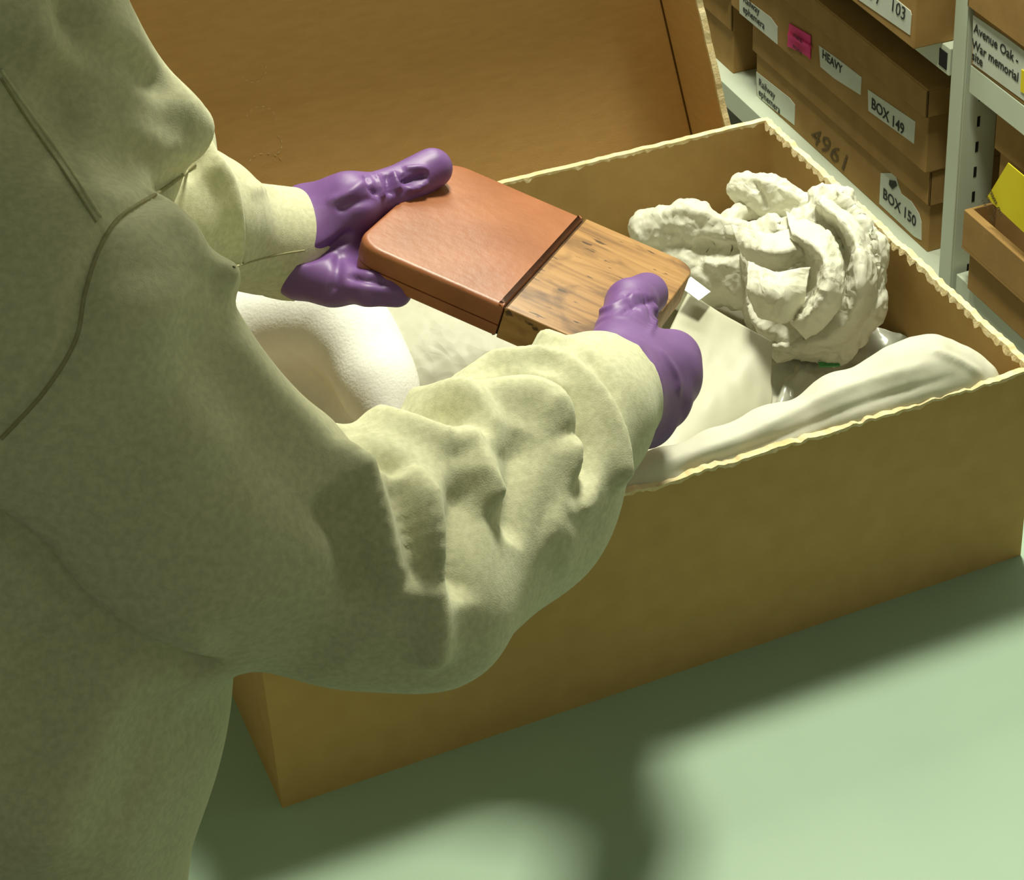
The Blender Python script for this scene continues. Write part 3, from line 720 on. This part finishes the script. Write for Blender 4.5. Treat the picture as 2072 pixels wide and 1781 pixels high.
pr += [c_(at(1290, 745, 1.18), at(1345, 745, 1.20), .014, .014)]
hand('glove', pr, [([(1205, 632), (1240, 622), (1280, 600), (1310, 592)], .0022, .0022), ([(1250, 640), (1290, 615), (1330, 610)], .002, -.0022), ([(1325, 610), (1325, 650), (1312, 680)], .002, .002),
    ([(1200, 655), (1240, 640), (1300, 650)], .003, .0008), ([(1300, 700), (1330, 790), (1320, 860)], .004, -.0015), ([(1330, 700), (1370, 760), (1370, 800)], .004, .0012), ([(1290, 680), (1300, 740), (1305, 800)], .004, .001), ([(1262, 590), (1275, 612), (1300, 630)], .0018, -.0016), ([(1295, 585), (1312, 610), (1318, 650)], .0018, -.0018)], '')
lK = [at(742, 470, 1.315), at(722, 508, 1.290), at(700, 542, 1.265), at(672, 572, 1.245)]
lw = [at(630, 470, 1.275), at(630, 495, 1.27), at(625, 525, 1.26), at(615, 550, 1.25)]
pr = [c_(LW1 - nL * .03, at(640, 500, 1.27), .024, .025)]
ft = [(bp_(-.070, .030, -.033), bp_(-.040, .034, -.032)), (bp_(-.070, .006, -.033), bp_(-.035, .010, -.032)), (bp_(-.072, -.018, -.034), bp_(-.036, -.016, -.032)), (at(745, 583, 1.232), at(803, 592, 1.236))]
for i in range(4):
    rr = (.015, .0145, .0135, .0125)[i]
    pr += [c_(lw[i], lK[i], .017, rr), c_(lK[i], ft[i][0], rr * .85, .0100), c_(ft[i][0], ft[i][1], .0100, .0085, .003)]
pr += [c_(at(632, 440, 1.275), at(705, 408, 1.268), .021, .0150), c_(at(705, 408, 1.268), at(785, 391, 1.288), .0155, .0135), c_(at(785, 391, 1.288), bp_(-.0795, .029, .0095), .0135, .0122, .004), c_(at(650, 470, 1.262), at(712, 425, 1.262), .019, .012)]
hand('glove', pr, [([(660, 412), (700, 395), (735, 372), (760, 366)], .003, .002), ([(680, 425), (720, 410), (760, 400)], .003, -.002), ([(740, 355), (748, 378), (770, 396)], .0022, -.003), ([(758, 352), (768, 378), (775, 405)], .0018, .0028),
    ([(780, 350), (786, 372), (790, 398)], .002, -.0032), ([(795, 346), (802, 368), (808, 388)], .0018, .0028), ([(812, 350), (818, 366), (840, 362), (868, 352)], .0022, -.0034), ([(820, 384), (845, 380), (866, 366)], .0018, .0026), ([(815, 343), (845, 340), (868, 342)], .0018, .0022),
    ([(598, 528), (650, 510), (690, 488), (716, 466)], .003, -.006), ([(690, 500), (680, 560), (670, 600)], .003, -.0025), ([(700, 560), (740, 565), (790, 572)], .003, -.003)], '')

# --- body under the clothes: head, neck, trunk, arms and hands in one surface
hd = Vector((.085, -.045, .76))  # unseen head, set well forward so that its shadow darkens the upper arm
body = [c_((-.20, -.08, -.10), (-.175, -.065, .28), .085, .085), c_((-.175, -.065, .28), (-.15, -.04, .46), .085, .07), c_((-.145, -.03, .46), (-.06, -.01, .60), .045, .048), c_((-.06, -.01, .60), hd + Vector((-.03, 0, -.06)), .045, .045),
        e_(hd + Vector((0, 0, .02)), (.092, .076, .110)), e_(hd + Vector((.035, .012, -.045)), (.05, .045, .05)), c_(hd + Vector((.084, .025, .012)), hd + Vector((.096, .030, -.016)), .007, .010, .006), c_(hd + Vector((.078, .004, -.045)), hd + Vector((.070, .046, -.045)), .007, .007, .006), c_(hd + Vector((.030, .0, -.05)), hd + Vector((.066, .024, -.070)), .040, .018),
        c_(hd + Vector((.02, -.075, 0)), hd + Vector((.0, -.080, .015)), .014, .014), c_(hd + Vector((-.03, .072, 0)), hd + Vector((-.05, .075, .015)), .014, .014),
        c_((-.15, -.08, .42), RS, .05, .040), c_(RS, RM, .040, .034), c_(RM, REL, .034, .030), c_(REL, RF1, .029, .026), c_(RF1, RW, .026, .020), c_(RW, at(1238, 790, 1.14), .020, .018),
        c_((-.15, 0.04, .42), LS, .036, .030), c_(LS, LF, .028, .023), c_(LF, LW0, .022, .018), c_(LW0, LW1, .018, .018), c_(LW1, at(640, 500, 1.27), .019, .018),
        c_((-.205, -.13, -.14), (-.22, -.14, -.66), .07, .04), c_((-.225, -.03, -.14), (-.245, -.02, -.66), .07, .04)]
lump('body', body, .02, .007, M['skin'], person, pad=.02)
for sy in (-.012, .048):
    lump('eye', [e_(hd + Vector((.0825 - abs(sy - .018) * .1, sy, .020)), (.010, .012, .009))], .01, .002, M['white_card'], person, pad=.006)
lump('trousers', [c_((-.21, -.08, -.10), (-.21, -.08, -.16), .105, .108), c_((-.21, -.15, -.16), (-.225, -.16, -.68), .090, .062), c_((-.23, -.01, -.16), (-.25, .0, -.68), .090, .062)], .03, .009, M['denim'], person, pad=.02)
lump('hair', [e_(hd + Vector((-.02, -.005, .045)), (.088, .086, .095)), e_(hd + Vector((-.055, 0, -.02)), (.055, .075, .085))], .03, .005, M['hair'], person, pad=.02, crump=[(.02, .003, 1)],
     cut=[lambda P: (P[..., 0] - (hd.x + .035)) + .5 * (hd.z + .04 - P[..., 2])])
for yy in (-.16, .0):
    lump('shoe', [c_((-.24, yy, -.715), (-.10, yy + .04, -.722), .036, .027), c_((-.24, yy, -.70), (-.24, yy, -.68), .038, .040)], .02, .006, M['shoe'], person, pad=.02, cut=[lambda P: -.7495 - P[..., 2]])

# ================================================================== WHAT LIES IN THE BOX
def patch(name, px, n=(36, 36), mat='tissue2', th=.0006, amp=.0015, size=.03, seed=0, parent=None, sag=0, dep=None):
    """a sheet through a grid of (pixel, height) control points, creased and given thickness"""
    G = np.array([[tuple(onz(*q)) if not isinstance(q, Vector) else tuple(q) for q in row] for row in px], float)
    def cr(A, t):
        m_ = len(A) - 1; x = t * m_; i = min(int(x), m_ - 1); f = x - i
        p0, p1, p2, p3 = A[max(i - 1, 0)], A[i], A[i + 1], A[min(i + 2, m_)]
        return .5 * ((2 * p1) + (-p0 + p2) * f + (2 * p0 - 5 * p1 + 4 * p2 - p3) * f * f + (-p0 + 3 * p1 - 3 * p2 + p3) * f ** 3)
    W = np.array([[cr(np.array([cr(r, j / n[1]) for r in G]), i / n[0]) for j in range(n[1] + 1)] for i in range(n[0] + 1)])
    du = np.gradient(W, axis=0); dv = np.gradient(W, axis=1); N = np.cross(du, dv); N /= np.maximum(np.linalg.norm(N, axis=2, keepdims=True), 1e-9)
    W = W + N * (amp * crumple(W.astype(np.float32), size, 8, seed) + amp * .35 * crumple(W.astype(np.float32), size * .35, 6, seed + 3))[..., None]
    k = n[1] + 1
    Q = [[i * k + j, (i + 1) * k + j, (i + 1) * k + j + 1, i * k + j + 1] for i in range(n[0]) for j in range(n[1])]
    o = link(name, np_mesh(W.reshape(-1, 3), np.array(Q)), M[mat], parent)
    md = o.modifiers.new('s', 'SOLIDIFY'); md.thickness = th; md.offset = 0
    return o
# tissue lining spread over the bottom of the box
o = patch('tissue_lining', [[(x, y, .050 + .02 * math.sin(x * 17 + y * 9)) for y in (.012, .10, .19, .28, .352)] for x in (.013, .13, .25, .37, .487)] if 0 else
    [[Vector((x, y, .066 + .012 * math.sin(x * 17 + y * 11) + (.012 if y < .02 or y > .34 else 0))) for y in (.014, .10, .19, .28, .350)] for x in (.016, .13, .25, .37, .484)], (80, 60), 'tissue2', .0006, .004, .05, 2)
o.data.transform(Matrix.Identity(4))
tag(o, 'thin crumpled tissue lining spread across the bottom of the open box', 'tissue paper')

# big crushed bundle at the right
bun = [e_(onz(1625, 580, .100), (.046, .042, .046)), c_(onz(1560, 500, .130), onz(1600, 640, .115), .022, .024), c_(onz(1690, 425, .165), onz(1740, 510, .150), .017, .018),
       c_(onz(1740, 510, .150), onz(1740, 620, .125), .018, .018), c_(onz(1740, 620, .125), onz(1690, 680, .105), .018, .018), c_(onz(1690, 680, .105), onz(1590, 690, .105), .018, .014),
       c_(onz(1655, 400, .165), onz(1685, 410, .166), .009, .013), c_(onz(1640, 480, .145), onz(1680, 470, .145), .022, .02)]
bf = [([(1700, 400), (1755, 480), (1755, 580), (1700, 660), (1610, 700)], .005, .007, 'none'), ([(1650, 470), (1700, 540), (1700, 600), (1650, 650)], .004, -.005), ([(1640, 430), (1720, 500), (1725, 590)], .004, -.007),
      ([(1530, 545), (1600, 560), (1640, 530)], .004, .006), ([(1520, 560), (1530, 640), (1570, 680)], .004, .005), ([(1600, 600), (1660, 620), (1690, 590)], .004, .003), ([(1570, 640), (1620, 665), (1690, 660)], .003, -.004),
      ([(1560, 440), (1600, 500), (1590, 560)], .004, .005), ([(1600, 450), (1640, 520), (1630, 600)], .004, -.003)]
o = lump('paper_bundle', bun, .006, .0015, M['tissue'], None, pad=.015, relax_n=1, crump=[(.022, .0042, 1), (.010, .0026, 4), (.005, .0011, 8)], folds=bf, cut=[lambda P: P[..., 0] - .4942])
bundle = o
tag(o, 'large round bundle of crushed white tissue at the right end of the box', 'tissue paper')
def fold_(rows, nn=(14, 60), amp=.0030, sd=1): return patch('fold', rows, nn, 'tissue', .0006, amp, .012, sd, bundle)
fold_([[(1668, 378, .172), (1742, 435, .168), (1772, 560, .150), (1752, 672, .112), (1670, 728, .098), (1575, 722, .095)], [(1655, 410, .182), (1722, 470, .180), (1740, 565, .164), (1710, 650, .135), (1645, 690, .120), (1562, 700, .110)], [(1640, 430, .150), (1690, 490, .150), (1700, 565, .140), (1680, 620, .120), (1630, 650, .110), (1570, 670, .100)]])
fold_([[(1590, 430, .160), (1680, 470, .172), (1712, 560, .168), (1690, 640, .150), (1630, 690, .130)], [(1600, 470, .178), (1660, 510, .184), (1672, 570, .176), (1650, 620, .160), (1600, 655, .140)], [(1590, 500, .150), (1630, 530, .155), (1640, 570, .150), (1625, 600, .140), (1590, 620, .125)]], sd=5)
fold_([[(1515, 530, .160), (1570, 548, .170), (1640, 540, .168)], [(1512, 580, .158), (1570, 600, .165), (1630, 590, .160)], [(1530, 640, .140), (1580, 655, .145), (1620, 640, .140)]], (16, 30), .0022, 8)
fold_([[(1480, 455, .150), (1560, 470, .165), (1640, 450, .168)], [(1490, 490, .150), (1560, 510, .168), (1640, 500, .170)], [(1500, 520, .140), (1560, 545, .150), (1630, 530, .150)]], (16, 30), .0022, 11)
# twisted end and loop beside it
tw = [c_(onz(1508, 382, .150), onz(1560, 398, .150), .0125, .0135), c_(onz(1560, 398, .150), onz(1625, 425, .145), .0135, .012)]
o = lump('tissue_twist', tw, .01, .0016, M['tissue'], None, pad=.012, crump=[(.010, .002, 2), (.005, .0008, 6)], folds=[([(1520, 365), (1540, 395), (1550, 425)], .003, -.004), ([(1530, 365), (1580, 385), (1620, 410)], .003, .003)])
tag(o, 'narrow twisted tissue end sticking up behind the large bundle', 'tissue paper')
lp_ = [(1480, 470), (1478, 445), (1500, 428), (1545, 424), (1585, 432), (1600, 455)]
lpw = [onz(x, y, .140) for x, y in lp_]
o = lump('tissue_loop', [c_(a, b, .006, .0065) for a, b in zip(lpw[:-1], lpw[1:])], .004, .0014, M['tissue'], None, pad=.01, crump=[(.008, .0014, 3)])
tag(o, 'thin rolled loop of tissue left of the twisted end', 'tissue paper')
# crushed wad running left behind the case
wad = [c_(onz(1325, 470, .125), onz(1400, 455, .135), .019, .017), c_(onz(1400, 455, .135), onz(1500, 490, .130), .015, .013), c_(onz(1500, 490, .130), onz(1590, 515, .132), .013, .012), c_(onz(1400, 520, .105), onz(1520, 560, .105), .026, .026), c_(onz(1350, 500, .105), onz(1400, 560, .100), .024, .026)]
o = lump('tissue_wad', wad, .008, .0017, M['tissue'], None, pad=.012, crump=[(.018, .0038, 7), (.008, .0017, 2), (.004, .0005, 6)], folds=[([(1400, 495), (1470, 505), (1540, 500)], .005, -.007), ([(1320, 440), (1390, 425), (1450, 445), (1540, 470)], .004, .003), ([(1420, 530), (1450, 540), (1480, 530)], .004, .005)])
tag(o, 'crushed white tissue wad between the case and the large bundle', 'tissue paper')
# glassine envelope leaning at the middle
env = patch('glassine_envelope', [[(1392, 590, .128), (1470, 640, .128), (1563, 692, .126)], [(1350, 680, .118), (1470, 730, .118), (1560, 765, .112)], [(1310, 800, .112), (1420, 840, .108), (1552, 835, .100)], [(1250, 935, .108), (1350, 950, .100), (1440, 905, .094)]],
            (50, 40), 'glassine', .0008, .0012, .045, 5)
tag(env, 'flat milky glassine envelope lying in front of the tissue wad', 'envelope')
MB().prism([onz(1398, 562, .139), onz(1438, 592, .137), onz(1414, 610, .137), onz(1376, 582, .139)], (0, 0, .0008)).build('paper_card', M['white_card'])
tag(COL.objects['paper_card'], 'small white card corner showing beside the oak end of the case', 'card')
# clear bag at the right
bg = patch('plastic_bag', [[(1560, 700, .085), (1640, 690, .080), (1740, 655, .085), (1880, 700, .085)], [(1545, 760, .080), (1640, 745, .088), (1740, 715, .075), (1850, 740, .075)], [(1540, 850, .072), (1640, 800, .082), (1740, 770, .075), (1800, 780, .06)]],
           (46, 60), 'bag', .0005, .006, .022, 8)
tag(bg, 'clear greyish plastic bag with a green mark under the bundle', 'bag')
MB().prism([onz(1655, 735, .097), onz(1698, 735, .094), onz(1700, 742, .094), onz(1658, 744, .097)], (0, 0, .001)).build('printed_mark', M['green'], bg)
# pale tissue roll along the near wall
rl = [(1245, 985, .008), (1340, 955, .010), (1450, 922, .012), (1560, 885, .0145), (1700, 830, .018), (1820, 782, .021), (1890, 762, .021), (1955, 770, .0135), (1992, 776, .007)]
rw = [(pl(x, y, 1, .0065 + r), r) for x, y, r in rl]
o = lump('tissue_roll', [c_(a[0], b[0], a[1], b[1]) for a, b in zip(rw[:-1], rw[1:])], .02, .002, M['tissue_soft'], None, pad=.012, crump=[(.06, .0022, 3), (.02, .0007, 5)],
         folds=[([(1300, 950), (1500, 885), (1700, 790), (1900, 730)], .004, .0022), ([(1340, 965), (1540, 900), (1740, 820), (1940, 760)], .003, -.0018), ([(1880, 705), (1940, 730), (1990, 760)], .003, .0018)])
tag(o, 'long pale tissue roll lying along the near edge of the box', 'tissue paper')
# white padded ring at the left, with a hollow in it
rg = [(440, 720, .125), (478, 675, .132), (530, 650, .138), (590, 642, .142), (660, 640, .144), (705, 655, .143), (738, 710, .136), (770, 785, .126), (800, 870, .112)]
rgw = [onz(*q) for q in rg]
o = lump('padded_cloth', [c_(a, b, .0165, .0165) for a, b in zip(rgw[:-1], rgw[1:])] + [e_(onz(640, 820, .080), (.060, .055, .024))], .03, .0024, M['cloth'], None, pad=.02, crump=[(.05, .0012, 2)])
tag(o, 'soft white padded cloth with a shaded hollow, left in the box', 'cloth')
# tissue wrapped packet beside it
pk = patch('tissue_packet', [[(700, 605, .140), (840, 590, .140), (1000, 600, .136), (1130, 640, .13)], [(740, 680, .136), (860, 660, .140), (1000, 680, .136), (1120, 730, .13)], [(775, 760, .126), (880, 750, .128), (1000, 760, .124), (1120, 810, .12)], [(800, 880, .10), (900, 870, .10), (1000, 880, .10), (1120, 900, .10)]],
           (60, 60), 'tissue2', .0008, .0016, .03, 9)
tag(pk, 'flat packet wrapped in thin creased tissue under the leather end', 'packet')
